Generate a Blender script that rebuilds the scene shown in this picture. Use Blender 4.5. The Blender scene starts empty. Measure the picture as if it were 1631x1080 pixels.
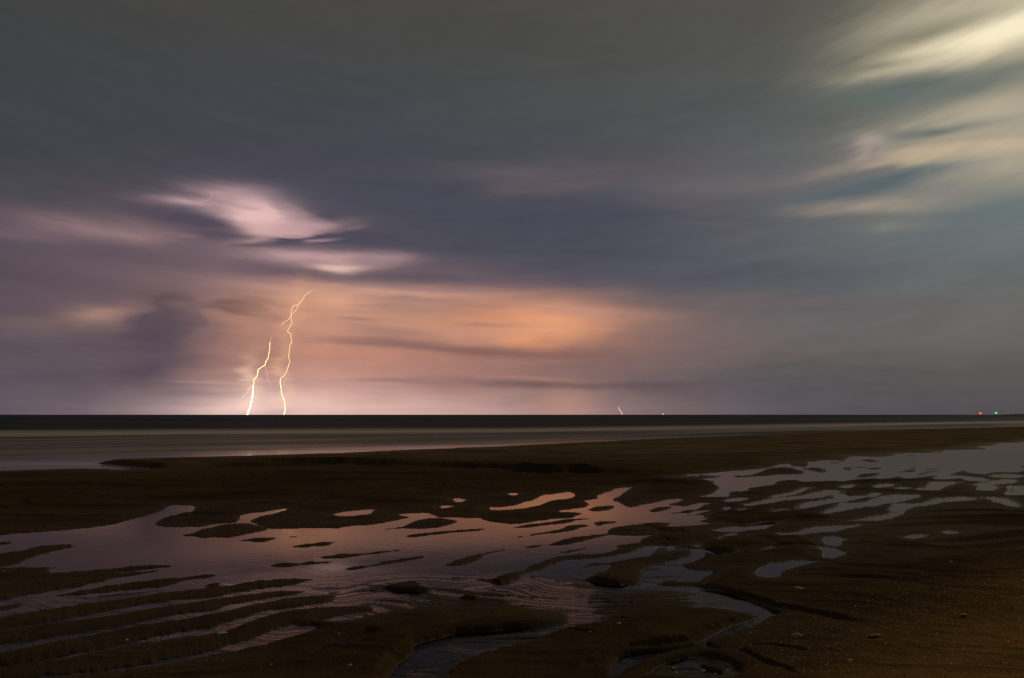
import bpy, bmesh, math, random
import numpy as np
from mathutils import Vector, Matrix
random.seed(7); np.random.seed(7)
sc = bpy.context.scene

# ------------------------------------------------------------------ camera
F = 1087.0; CX, CY = 815.5, 540.0          # focal length and centre in photo pixels
TH = math.atan(120.5 / F); H0 = 1.3         # pitch up, eye height
cam_d = bpy.data.cameras.new('camera'); cam = bpy.data.objects.new('camera', cam_d)
sc.collection.objects.link(cam)
cam_d.sensor_width = 36.0; cam_d.lens = F / 1631.0 * 36.0
cam_d.clip_start = 0.05; cam_d.clip_end = 90000
cam.location = (0, 0, H0); cam.rotation_euler = (math.pi / 2 + TH, 0, 0)
sc.camera = cam
cT, sT = math.cos(TH), math.sin(TH)

def ray(px, py):
    px = np.asarray(px, float); py = np.asarray(py, float)
    a = px - CX; b = CY - py
    return a, F * cT - b * sT, F * sT + b * cT
def ground(px, py, z=0.0):
    x, y, w = ray(px, py)
    t = (z - H0) / w
    return x * t, y * t
def azel(px, py):
    x, y, z = ray(px, py)
    return math.atan2(x, y), math.atan2(z, math.hypot(x, y))
def far_point(px, py, dist):
    x, y, z = ray(px, py); t = dist / y
    return Vector((float(x * t), dist, float(H0 + z * t)))
def lin(c):
    o = []
    for v in c:
        v = v / 255.0
        o.append(v / 12.92 if v <= 0.04045 else ((v + 0.055) / 1.055) ** 2.4)
    return tuple(o)

# ------------------------------------------------------------------ sky (world)
world = bpy.data.worlds.new('World'); sc.world = world; world.use_nodes = True
wt = world.node_tree; wt.nodes.clear()
class G:
    """small helper that writes node graphs as expressions"""
    def __init__(s, nt): s.nt = nt; s.L = nt.links
    def put(s, sock, v):
        if isinstance(v, bpy.types.NodeSocket): s.L.new(v, sock)
        elif isinstance(v, (tuple, list)):
            n = len(sock.default_value); v = tuple(v)
            sock.default_value = (v + (1.0,))[:n] if len(v) < n else v[:n]
        else: sock.default_value = v
    def m(s, op, *a, clamp=False):
        n = s.nt.nodes.new('ShaderNodeMath'); n.operation = op; n.use_clamp = clamp
        for i, v in enumerate(a): s.put(n.inputs[i], v)
        return n.outputs[0]
    def v(s, op, *a, out=0):
        n = s.nt.nodes.new('ShaderNodeVectorMath'); n.operation = op
        for i, x in enumerate(a): s.put(n.inputs[i], x)
        return n.outputs[out]
    def dot(s, a, b): return s.v('DOT_PRODUCT', a, b, out=1)
    def xyz(s, x, y, z):
        n = s.nt.nodes.new('ShaderNodeCombineXYZ')
        for i, v in enumerate((x, y, z)): s.put(n.inputs[i], v)
        return n.outputs[0]
    def sep(s, v):
        n = s.nt.nodes.new('ShaderNodeSeparateXYZ'); s.put(n.inputs[0], v); return n.outputs
    def noise(s, vec, scale, detail=3, rough=0.55, dist=0.0, color=False):
        n = s.nt.nodes.new('ShaderNodeTexNoise'); s.put(n.inputs['Vector'], vec)
        n.inputs['Scale'].default_value = scale; n.inputs['Detail'].default_value = detail
        n.inputs['Roughness'].default_value = rough; n.inputs['Distortion'].default_value = dist
        return n.outputs[1 if color else 0]
    def mr(s, x, a, b, c=0.0, d=1.0, smooth=False):
        n = s.nt.nodes.new('ShaderNodeMapRange'); n.clamp = True
        if smooth: n.interpolation_type = 'SMOOTHSTEP'
        s.put(n.inputs['Value'], x)
        for k, v in zip(('From Min', 'From Max', 'To Min', 'To Max'), (a, b, c, d)): s.put(n.inputs[k], v)
        return n.outputs[0]
    def mix(s, f, a, b):
        n = s.nt.nodes.new('ShaderNodeMix'); n.data_type = 'RGBA'
        s.put(n.inputs[0], f); s.put(n.inputs[6], a); s.put(n.inputs[7], b)
        return n.outputs[2]
    def ramp(s, x, stops, interp='LINEAR'):
        n = s.nt.nodes.new('ShaderNodeValToRGB'); cr = n.color_ramp; cr.interpolation = interp
        s.put(n.inputs[0], x)
        while len(cr.elements) < len(stops): cr.elements.new(0.5)
        for e, (p, c) in zip(cr.elements, stops): e.position = p; 
        for e, (p, c) in zip(cr.elements, stops): e.position = p; e.color = (*c, 1)
        return n.outputs[0]

g = G(wt)
tc = wt.nodes.new('ShaderNodeTexCoord')
D = tc.outputs['Generated']                      # view direction
dx, dy, dz = g.sep(D)
az0 = g.m('ARCTAN2', dx, dy)
el0 = g.m('ARCSINE', g.m('MULTIPLY', dz, 0.99999))
# long-exposure cloud streaks: curves that lift away from a point left of centre
daz = g.m('ADD', az0, 0.106)
q = g.m('MINIMUM', g.m('MULTIPLY', daz, daz), 1.4)
squash = g.m('MULTIPLY_ADD', q, 0.375, 1.0)
zs = g.m('DIVIDE', dz, squash)
N1v = g.xyz(g.m('MULTIPLY', dx, 2.2), g.m('MULTIPLY', dy, 2.2), g.m('MULTIPLY', zs, 15.0))
n1 = g.noise(N1v, 1.0, 4, 0.55, 0.5, color=True)
N2v = g.xyz(g.m('MULTIPLY', dx, 5.0), g.m('MULTIPLY', dy, 5.0), g.m('MULTIPLY', zs, 44.0))
n2 = g.noise(N2v, 1.0, 4, 0.6, 0.2, color=True)
N3v = g.xyz(g.m('MULTIPLY', dx, 15.0), g.m('MULTIPLY', dy, 15.0), g.m('MULTIPLY', zs, 32.0))
n3 = g.noise(N3v, 1.0, 5, 0.6, 0.0, color=True)
w1 = g.v('SUBTRACT', n1, (0.5, 0.5, 0.5)); w2 = g.v('SUBTRACT', n2, (0.5, 0.5, 0.5)); w3 = g.v('SUBTRACT', n3, (0.5, 0.5, 0.5))
P = g.xyz(az0, el0, 1.0)
P = g.v('MULTIPLY_ADD', w1, (0.075, 0.018, 0.0), P)
P = g.v('MULTIPLY_ADD', w2, (0.060, 0.010, 0.0), P)
P = g.v('MULTIPLY_ADD', w3, (0.014, 0.006, 0.0), P)
az, el, _ = g.sep(P)

edge_n = g.sep(n3)[0]
blob_n = g.m('MINIMUM', g.m('ADD', g.mr(g.sep(n2)[0], 0.32, 0.62, 0.25, 0.75), g.mr(g.sep(n3)[1], 0.3, 0.65, 0.10, 0.40)), 1.0)
GX = [0,150,300,450,600,750,900,1050,1200,1350,1500,1631]
GY = [10,90,180,260,330,400,460,520,570,615,650]
GC = [
 [(70,71,68),(73,73,69),(75,75,70),(76,76,71),(78,78,72),(80,80,74),(82,82,75),(85,85,77),(88,88,79),(98,98,86),(140,134,112),(196,186,156)],
 [(68,70,70),(71,73,73),(73,75,74),(74,75,74),(75,76,74),(77,78,75),(79,80,76),(82,83,78),(86,87,82),(95,96,87),(128,124,108),(178,170,146)],
 [(66,69,75),(67,69,74),(68,70,76),(69,70,76),(71,73,78),(75,77,78),(77,80,80),(80,83,82),(84,88,87),(90,94,91),(112,115,108),(146,144,130)],
 [(66,66,74),(68,68,76),(70,68,77),(72,70,80),(70,70,80),(70,71,80),(76,75,82),(82,82,86),(92,92,93),(104,104,102),(118,120,113),(150,146,131)],
 [(78,74,82),(82,76,83),(80,74,84),(80,74,86),(74,72,82),(70,71,80),(74,74,84),(82,80,88),(94,93,97),(104,105,107),(106,112,113),(108,115,114)],
 [(88,76,86),(98,83,91),(102,86,94),(98,84,94),(82,76,86),(72,72,82),(72,72,82),(77,77,88),(86,88,95),(92,97,100),(96,103,105),(98,105,106)],
 [(92,78,88),(102,85,93),(116,95,102),(148,116,118),(138,110,114),(104,90,100),(82,79,92),(84,82,92),(88,88,94),(92,94,97),(98,98,98),(98,99,99)],
 [(96,83,90),(98,84,91),(102,86,93),(190,138,116),(196,146,120),(172,130,117),(150,114,106),(122,101,100),(106,97,98),(98,95,96),(98,95,93),(98,95,92)],
 [(92,80,90),(92,80,88),(106,88,92),(190,139,122),(178,130,116),(156,115,106),(138,104,100),(118,96,94),(104,94,93),(96,91,90),(94,90,88),(92,89,88)],
 [(92,82,92),(96,84,94),(122,102,108),(198,152,143),(184,143,135),(155,119,114),(130,104,103),(104,92,96),(88,84,90),(80,79,84),(78,76,80),(76,74,80)],
 [(96,86,96),(114,99,108),(168,142,143),(236,198,186),(216,178,168),(186,152,146),(165,131,125),(114,99,104),(92,86,94),(84,80,88),(76,74,82),(72,72,80)],
]
GL = np.array([[lin(c) for c in r] for r in GC])
_y = np.array(GY)[:, None]; _x = np.array(GX)[None, :]
_w = (np.exp(-((_y - 545) / 85.0) ** 2) * np.exp(-((_x - 620) / 330.0) ** 2))[:, :, None]
GL *= 1 + _w * np.array([0.10, 0.02, -0.03])
GL[0] *= np.array([0.86, 0.83, 0.89]); GL[1] *= np.array([0.89, 0.87, 0.91]); GL[2] *= np.array([0.97, 0.95, 0.98])
def grid_col(px, py):
    px = min(max(px, GX[0]), GX[-1]); py = min(max(py, GY[0]), GY[-1])
    i = min(max(np.searchsorted(GX, px) - 1, 0), len(GX) - 2); j = min(max(np.searchsorted(GY, py) - 1, 0), len(GY) - 2)
    u = (px - GX[i]) / (GX[i + 1] - GX[i]); v = (py - GY[j]) / (GY[j + 1] - GY[j])
    return (1 - v) * ((1 - u) * GL[j, i] + u * GL[j, i + 1]) + v * ((1 - u) * GL[j + 1, i] + u * GL[j + 1, i + 1])
def px_of(a, e):
    x, y, z = math.sin(a) * math.cos(e), math.cos(a) * math.cos(e), math.sin(e)
    c = y * cT + z * sT; b = -y * sT + z * cT
    return CX + F * x / c, CY - F * b / c
els = [azel(CX, y)[1] for y in GY]               # descending
SIDE = lin((64, 63, 63)); BACK = lin((42, 41, 41)); ZEN = lin((60, 60, 57))
azs = np.linspace(-0.66, 0.66, 15)
azn = g.m('MULTIPLY_ADD', az, 1 / (2 * math.pi), 0.5)
rows = []
for e in els:
    st = [(0.0, BACK), (0.5 - 1.5 / 6.2832, SIDE)]
    for a in azs:
        x, y = px_of(a, e); st.append((0.5 + a / 6.2832, tuple(grid_col(x, y))))
    st += [(0.5 + 1.5 / 6.2832, SIDE), (1.0, BACK)]
    rows.append(g.ramp(azn, st, 'B_SPLINE' if False else 'LINEAR'))
col = rows[-1]
for j in range(len(GY) - 2, -1, -1):
    col = g.mix(g.mr(el, els[j + 1], els[j]), col, rows[j])
col = g.mix(g.mr(el, els[0], els[0] + 0.35), col, ZEN)

def blob(col, cx, cy, rx, ry, rot, c, s=1.0, hard=0.0):
    r = math.radians(rot)                        # rot > 0 : descends to the right in the picture
    p0 = azel(cx, cy); p1 = azel(cx + rx * math.cos(r), cy + rx * math.sin(r)); p2 = azel(cx + ry * math.sin(r), cy - ry * math.cos(r))
    M = np.linalg.inv(np.array([[p1[0] - p0[0], p2[0] - p0[0]], [p1[1] - p0[1], p2[1] - p0[1]]]))
    k = M @ np.array(p0)
    u = g.dot(P, (float(M[0, 0]), float(M[0, 1]), float(-k[0]))); v = g.dot(P, (float(M[1, 0]), float(M[1, 1]), float(-k[1])))
    r2 = g.m('MULTIPLY_ADD', u, u, g.m('MULTIPLY', v, v))
    if hard: mk = g.m('MULTIPLY', g.mr(g.m('ADD', r2, g.m('MULTIPLY', g.m('SUBTRACT', edge_n, 0.5), 1.6)), 0.75 - 0.6 * (1 - hard), 0.9 + 1.2 * (1 - hard), 1.0, 0.0, True), s)
    else: mk = g.m('MULTIPLY', g.m('EXPONENT', g.m('MULTIPLY', r2, -0.95)), s)
    return g.mix(g.m('MULTIPLY', mk, blob_n), col, lin(c))
BL = [
 # left: flash-lit pink clouds
 (150,362,150,20,4,(128,104,110),.8),(185,371,70,9,5,(152,122,122),.8),(60,372,90,10,3,(112,92,100),.7),
 (390,303,70,9,2,(126,108,120),.7),(300,319,62,8,4,(172,142,147),.8),(385,320,66,17,7,(188,152,156),.95),(418,343,64,25,9,(228,186,182),1.1),(436,367,46,9,0,(224,180,175),.9),(492,358,58,9,-4,(196,156,158),.85),
 (355,308,40,6,-8,(178,146,150),.5),(455,325,30,14,24,(150,124,132),.5),
 (515,336,46,16,22,(72,70,84),.85),(318,352,84,13,12,(82,74,86),.85),(350,374,50,7,6,(84,75,86),.7),
 (430,384,60,6,-3,(190,152,152),.6),
 (515,381,80,9,-5,(76,70,84),.95,.12),(415,392,50,5,2,(90,78,88),.8),(600,385,80,14,0,(72,70,84),.7),
 (512,384,18,3,-6,(150,122,128),.7),(556,363,22,3,-8,(124,104,114),.7),
 (500,408,100,9,2,(184,148,150),1.0),(545,424,42,10,2,(212,170,162),.95),(605,412,42,8,0,(170,138,140),.8),(545,427,20,4,4,(236,198,182),.7),(575,418,30,3,-2,(140,114,120),.5),(590,430,60,4,0,(100,86,96),.6),
 (165,502,58,17,-3,(160,124,114),1.0),(60,515,60,16,2,(114,94,94),.6),(284,500,36,30,-10,(84,71,82),1.1,.1),(250,522,60,34,-28,(84,71,82),1.1),(238,572,66,34,-10,(87,74,85),.95),(320,520,26,40,0,(120,96,98),.4),
 (430,455,70,14,3,(130,104,106),.5),
 (396,493,42,12,8,(96,74,78),1.2,.15),(352,491,36,4,2,(100,80,84),1.0),(445,528,44,22,28,(158,116,103),.6),(425,560,36,8,0,(150,112,102),.5),(420,480,40,6,12,(112,88,92),.8),(320,488,40,6,0,(112,90,94),.7),(440,515,50,16,25,(140,106,102),.6),
 (640,447,210,14,2,(88,79,92),.8,0.25),(640,468,210,13,1,(204,156,140),.8),(650,477,120,4,1,(140,114,116),.7),(690,491,110,10,1,(138,110,112),.75),
 (700,505,260,34,0,(194,144,120),.6),(520,482,80,26,0,(218,162,132),.8),(398,628,14,46,4,(252,208,176),.7),(452,620,10,60,0,(240,190,152),.6),(470,505,14,50,12,(236,176,136),.5),(470,520,60,40,0,(206,150,124),.5),
 (590,520,70,12,6,(150,114,108),.6),(640,530,60,8,2,(150,114,108),.6),
 (730,553,150,9,4,(112,85,87),.85),(840,562,110,7,2,(110,84,86),.8),(600,546,90,5,3,(140,106,102),.6),
 (850,515,130,34,0,(218,148,110),.95),(866,518,66,24,0,(236,164,118),.85),(845,540,36,14,10,(226,150,110),.6),(930,494,95,9,3,(196,144,124),.8),(790,530,90,14,-8,(196,142,118),.6),(780,516,40,4,0,(150,112,104),.6),
 (860,604,90,5,2,(182,134,118),.8),(870,611,150,7,1,(100,78,85),.8),(640,606,60,4,1,(150,116,116),.6),(1040,612,90,7,0,(92,78,86),.7),
 (895,638,40,24,0,(200,146,126),.4),(300,627,70,4,1,(120,100,110),.8),(430,652,45,4,-3,(176,142,144),.6),(400,640,90,26,0,(246,208,196),.5),
 (512,384,18,3,-6,(150,122,128),.6),(556,363,20,3,-6,(120,100,110),.6),(470,372,30,8,4,(196,156,158),.6,.3),(545,427,26,6,4,(232,192,178),.7),(590,412,40,5,-2,(150,122,128),.6,.2),(455,335,26,12,20,(150,122,130),.5,.2),
 (250,372,60,4,5,(130,106,112),.5,.2),(690,462,90,4,1,(150,118,122),.5,.2),(565,508,30,3,3,(150,114,104),.6,.2),(600,486,60,3,0,(176,134,120),.5,.2),(470,610,160,4,1,(196,158,148),.5,.2),(520,575,70,5,-1,(190,144,128),.5,.2),
 # centre
 (700,330,240,34,2,(69,71,84),.55),(880,275,190,18,-3,(96,87,93),.75),(850,300,80,13,-5,(108,93,97),.8),(960,345,200,22,-2,(70,72,86),.6),(1090,325,90,10,4,(96,90,96),.6),
 (1230,292,200,16,-5,(108,103,104),.8),(1160,360,60,6,5,(98,92,98),.6),(1100,430,260,16,0,(80,80,92),.6),(1150,478,220,10,0,(110,98,100),.6),
 (1400,600,230,22,0,(82,80,82),.4),
 # right: moonlit streaks
 (1600,22,210,44,-12,(196,186,158),.85),(1500,40,130,16,-14,(150,144,122),.6),(1450,60,120,10,-12,(120,118,100),.6),
 (1530,80,185,26,-16,(206,193,162),.9),(1500,90,125,15,-13,(234,218,182),.95),(1605,50,120,20,-20,(248,236,200),.95),
 (1600,200,110,50,-10,(158,150,132),.5),(1560,300,120,24,-6,(146,142,130),.5),
 (1380,110,120,12,-8,(108,110,98),.6),
 (1480,142,210,24,-10,(94,104,100),.9),(1600,112,90,10,-16,(112,118,108),.8),
 (1570,184,180,30,-13,(172,163,142),.9),(1600,160,80,16,-14,(178,166,142),.6),(1480,208,110,9,-8,(106,112,108),.85),
 (1560,222,140,16,-7,(172,160,138),.7),
 (1500,244,140,17,-6,(196,176,146),.9,0.15),(1570,264,150,28,-7,(178,166,145),.85),(1388,236,34,20,-20,(158,146,134),.95),(1384,222,22,8,-10,(166,153,140),.7),(1350,262,90,10,-14,(140,130,120),.7),(1390,236,10,7,-20,(124,116,110),.6),
 (1440,280,130,13,-12,(98,108,110),.9),(1400,296,90,12,-9,(88,100,106),.8),(1330,312,80,9,-12,(86,98,106),.8),
 (1400,329,95,13,-4,(164,150,134),.9),(1480,322,100,12,-6,(136,134,124),.6),(1420,360,70,9,-3,(124,124,114),.6),(1600,330,120,26,-8,(98,110,112),.7),(1330,338,60,9,-2,(138,128,120),.5),
]
for b in BL: col = blob(col, *b[:6], b[6] * (1.35 if b[0] > 1300 or b[0] < 420 else 1.12), b[7] if len(b) > 7 else 0.0)
# streaky density variation
a1 = g.sep(n1)[2]; a2 = g.sep(n2)[2]; a3 = g.sep(n3)[2]
f = g.m('MULTIPLY_ADD', g.m('SUBTRACT', a1, 0.5), g.mr(el0, 0.05, 0.4, 0.42, 0.22), 1.0)
f = g.m('MULTIPLY_ADD', g.m('SUBTRACT', a2, 0.5), g.mr(el0, 0.05, 0.45, 0.40, 0.22), f)
f = g.m('MULTIPLY_ADD', g.m('SUBTRACT', a3, 0.5), g.mr(el0, 0.1, 0.45, 0.22, 0.08), f)
f = g.m('MAXIMUM', f, 0.2)
col = g.v('SCALE', col); col.node.inputs[3].default_value = 1.0; wt.links.new(f, col.node.inputs[3])
# faint physical night air behind the clouds
sky = wt.nodes.new('ShaderNodeTexSky'); sky.sky_type = 'NISHITA'; sky.sun_disc = False
SUN_EL, SUN_AZ = math.radians(24), math.radians(52)
sky.sun_elevation = SUN_EL; sky.sun_rotation = SUN_AZ
skyc = g.v('SCALE', sky.outputs[0]); skyc.node.inputs[3].default_value = 0.0008
tot = g.v('ADD', col, skyc)
bg = wt.nodes.new('ShaderNodeBackground'); wt.links.new(tot, bg.inputs[0]); bg.inputs[1].default_value = 1.0
wo = wt.nodes.new('ShaderNodeOutputWorld'); wt.links.new(bg.outputs[0], wo.inputs[0])

# moon behind the thin cloud, upper right beyond the frame
sd = bpy.data.lights.new('moonlight', 'SUN'); sun = bpy.data.objects.new('moonlight', sd); sc.collection.objects.link(sun)
sd.energy = 0.52; sd.angle = math.radians(6); sd.color = (1.0, 0.80, 0.52)
dirv = Vector((math.sin(SUN_AZ) * math.cos(SUN_EL), math.cos(SUN_AZ) * math.cos(SUN_EL), math.sin(SUN_EL)))
sun.rotation_euler = dirv.to_track_quat('Z', 'Y').to_euler()
sc.view_settings.view_transform = 'Standard'; sc.view_settings.look = 'None'
sc.view_settings.exposure = 0.0; sc.view_settings.gamma = 1.0; sc.view_settings.use_curve_mapping = False
sc.render.engine = 'CYCLES'; sc.cycles.use_denoising = False
sc.cycles.max_bounces = 6; sc.cycles.caustics_reflective = False; sc.cycles.caustics_refractive = False

# ------------------------------------------------------------------ traced outlines (photo pixels -> ground metres)
def crop(s, ox, oy): return lambda *pts: [(ox + x / s, oy + y / s) for x, y in pts]
PX = crop(1.0, 0, 0)
Z3 = crop(3.02, 0, 640); C2 = crop(4.077, 400, 760); C3 = crop(4.077, 760, 730)
C4 = crop(5.437, 1060, 720); C5 = crop(5.437, 1331, 690); C6 = crop(5.437, 1060, 800)
L1 = crop(4.077, 0, 900); L2 = crop(4.077, 360, 900); L3 = crop(4.077, 700, 860); L4 = crop(4.077, 1000, 900)
Z5 = crop(2.585, 1000, 690); Z6 = crop(2.585, 1000, 840); K7 = crop(3.262, 660, 700)

SHORE = [(-200,756),(0,749.5),(74,748),(137,746),(215,748.5),(200,744.5),(160,742),(165,739),(206,736),(285,729.5),(400,725.5),(540,721.5),(660,716),(813,710),(967,702.5),(1094,696.5),(1269,690),(1443,684),(1631,679)]
W1 = (Z3((-400,660),(0,640),(200,627),(420,608),(560,585),(660,565),(760,530),(820,500),(860,496),(940,500),(955,512),(920,528),(850,540),(790,560),(742,590),(790,600),(860,605),(960,600),(1060,585),(1140,578),(1150,552),(1200,538),(1290,526),(1370,514),(1382,518),(1310,540),(1220,560),(1195,578),(1290,610),(1420,610),(1520,607))
  + C2((571,331),(620,322),(750,312),(860,300),(960,280),(1040,262),(975,243),(1060,236),(1150,233),(1220,262),(1300,262),(1400,265),(1470,268),(1530,288),(1620,298))
  + C3((200,430),(280,428),(400,410),(500,395),(600,385),(690,357),(600,352),(520,345),(600,330),(690,320),(720,300),(685,275),(780,262),(770,245),(860,215),(880,200),(960,190),(1020,180),(960,210),(920,245),(885,272),(930,300),(1000,322),(1090,300),(1180,280),(1290,265),(1245,300),(1330,315),(1420,310),(1510,293),(1420,330),(1300,345),(1260,355),(1310,372),(1400,372),(1500,355),(1631,335),(1500,385),(1400,395),(1350,400),(1450,415),(1560,420),(1500,430),(1300,425),(1180,445),(1050,460),(1180,466),(1180,490),(1100,520),(1060,560),(1200,572),(1150,620),(1100,652))
  + PX((1010,905),(950,925),(870,925),(800,925),(770,922),(700,922),(640,930),(560,935),(520,960),(470,985),(440,1010),(400,1035),(330,1052),(240,1065),(100,1078),(0,1088),(-200,1110)))
WR = (C4((60,235),(200,215),(350,205),(450,180),(560,172),(720,155),(860,145),(960,120),(1050,103),(1100,125),(1150,125),(1200,130),(1290,110),(1240,92),(1330,85),(1400,72),(1500,75),(1540,82))
  + C5((160,208),(240,203),(400,205),(520,200),(600,180),(700,172),(800,172),(900,165),(980,152),(1060,152),(1180,145),(1370,140),(1290,122),(1260,115),(1450,110),(1400,98),(1480,88),(1631,82),(2200,40),(2200,290),(1631,282),(1490,286),(1631,292),(1500,292),(1400,310),(1330,330),(1250,350),(1200,345),(1150,320),(1100,318),(1040,330),(975,350),(960,365),(880,362),(800,370),(700,385),(620,390),(560,370),(400,390),(170,400),(60,400))
  + C4((1560,240),(1500,250),(1400,245),(1200,255),(1130,240),(1050,240),(960,255),(930,280),(800,300),(700,310),(700,332),(560,340),(530,355),(525,385),(400,388),(320,385),(400,365),(480,325),(500,310),(420,270),(300,242)))
WATER = [W1, WR,
 C2((525,243),(600,230),(700,218),(800,210),(770,235),(680,248),(580,252)),
 C2((1305,140),(1350,138),(1388,150),(1350,162),(1325,160)), C2((1225,190),(1250,184),(1315,188),(1270,198),(1235,202)),
 C3((115,320),(180,318),(300,300),(400,262),(460,238),(590,220),(630,242),(600,255),(480,275),(380,305),(260,325),(130,335)),
 C3((208,232),(234,229),(230,237)),
 C6((805,620),(860,580),(950,550),(1080,520),(1200,508),(1290,515),(1180,540),(1060,570),(990,600),(960,640),(860,645)),
 C6((1375,340),(1385,308),(1480,300),(1580,322),(1530,345),(1500,370),(1440,375),(1400,365)),
 C6((1315,388),(1360,385),(1450,405),(1550,435),(1530,455),(1400,480),(1390,430)),
 C6((985,275),(1060,262),(1150,260),(1250,235),(1350,215),(1500,205),(1631,200),(1700,195),(1631,215),(1520,235),(1400,255),(1240,262),(1120,285),(1040,290)),
 C6((390,240),(450,230),(600,215),(740,212),(820,190),(900,182),(960,180),(880,205),(840,225),(700,245),(560,255),(430,255)),
 C6((-100,375),(130,358),(240,358),(330,340),(430,300),(530,280),(600,270),(520,310),(540,325),(450,340),(365,358),(390,400),(470,440),(520,455),(400,445),(345,430),(320,465),(230,500),(80,545),(-20,560),(-150,600),(-160,580),(0,525),(150,500),(230,475),(250,430),(250,400),(180,378),(50,385),(-100,400)),
 C6((120,640),(200,595),(260,610),(330,600),(380,605),(310,640),(250,680),(120,680)),
 C5((850,435),(870,425),(940,430),(1050,425),(960,445),(880,470),(820,490),(720,490),(780,478),(820,462)),
 C5((890,395),(980,370),(1130,375),(1240,395),(1290,405),(1180,412),(1130,385),(1000,392)),
 C5((1240,448),(1330,440),(1420,415),(1530,405),(1540,425),(1400,435),(1320,450),(1250,455)),
 C5((1400,380),(1480,360),(1631,365),(1560,385),(1480,385)), C5((1290,490),(1330,465),(1380,460),(1360,485),(1320,495)),
 C5((1520,535),(1580,500),(1550,470),(1600,460),(1631,465),(1750,470),(1750,520),(1631,530)),
 C5((1340,565),(1400,560),(1460,575),(1520,600),(1565,635),(1520,625),(1440,600),(1380,580)),
 C5((1420,318),(1500,305),(1600,300),(1640,312),(1540,335),(1440,335)),
 Z5((910,362),(1000,350),(1090,338),(1120,325),(1100,320),(1125,293),(1230,290),(1310,270),(1395,265),(1395,275),(1300,282),(1200,298),(1140,318),(1110,338),(1030,355),(930,362)),
 Z5((790,333),(850,310),(880,290),(960,285),(1040,270),(1080,258),(1190,255),(1170,268),(1120,278),(1040,290),(980,302),(940,312),(880,320),(830,328)),
 Z5((695,318),(720,292),(800,280),(880,272),(960,260),(1020,248),(1000,262),(900,280),(820,290),(780,295),(750,305),(715,315)),
 Z5((480,295),(520,285),(600,270),(700,260),(760,250),(850,235),(860,245),(790,262),(740,268),(640,275),(560,290),(500,302)),
 Z5((600,262),(680,245),(745,222),(720,240),(660,255)), Z5((565,328),(600,312),(660,310),(650,325),(600,330)),
 Z5((440,318),(480,308),(520,308),(480,318)), Z5((375,312),(410,305),(430,308),(400,318)), Z5((400,278),(440,270),(490,268),(450,278),(410,282)),
 Z5((1135,430),(1180,425),(1225,420),(1210,428),(1160,435)), Z5((1300,408),(1340,404),(1370,411),(1320,416)), Z5((1010,218),(1080,210),(1060,220)),
 C4((-60,480),(0,440),(60,415),(100,410),(60,435),(0,465)),
 C4((-200,520),(0,500),(60,480),(200,475),(330,443),(390,445),(280,465),(200,485),(100,515),(0,530)),
 C4((-100,545),(60,540),(200,530),(330,505),(420,503),(360,520),(250,540),(150,545),(60,549)),
 C4((-100,580),(0,560),(70,560),(200,575),(350,565),(480,548),(620,548),(500,562),(380,578),(280,590),(100,600),(-100,600)),
 C4((-100,640),(0,625),(60,610),(250,600),(300,612),(410,620),(250,628),(120,640),(0,655)),
 C5((320,465),(400,458),(470,445),(440,460),(350,470)), C5((550,478),(640,473),(600,482)), C5((60,468),(110,462),(180,447),(150,465),(90,472)),
 C5((0,520),(80,545),(230,540),(350,520),(300,545),(200,565),(60,580),(-60,585),(-60,575),(0,565)),
]
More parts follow.
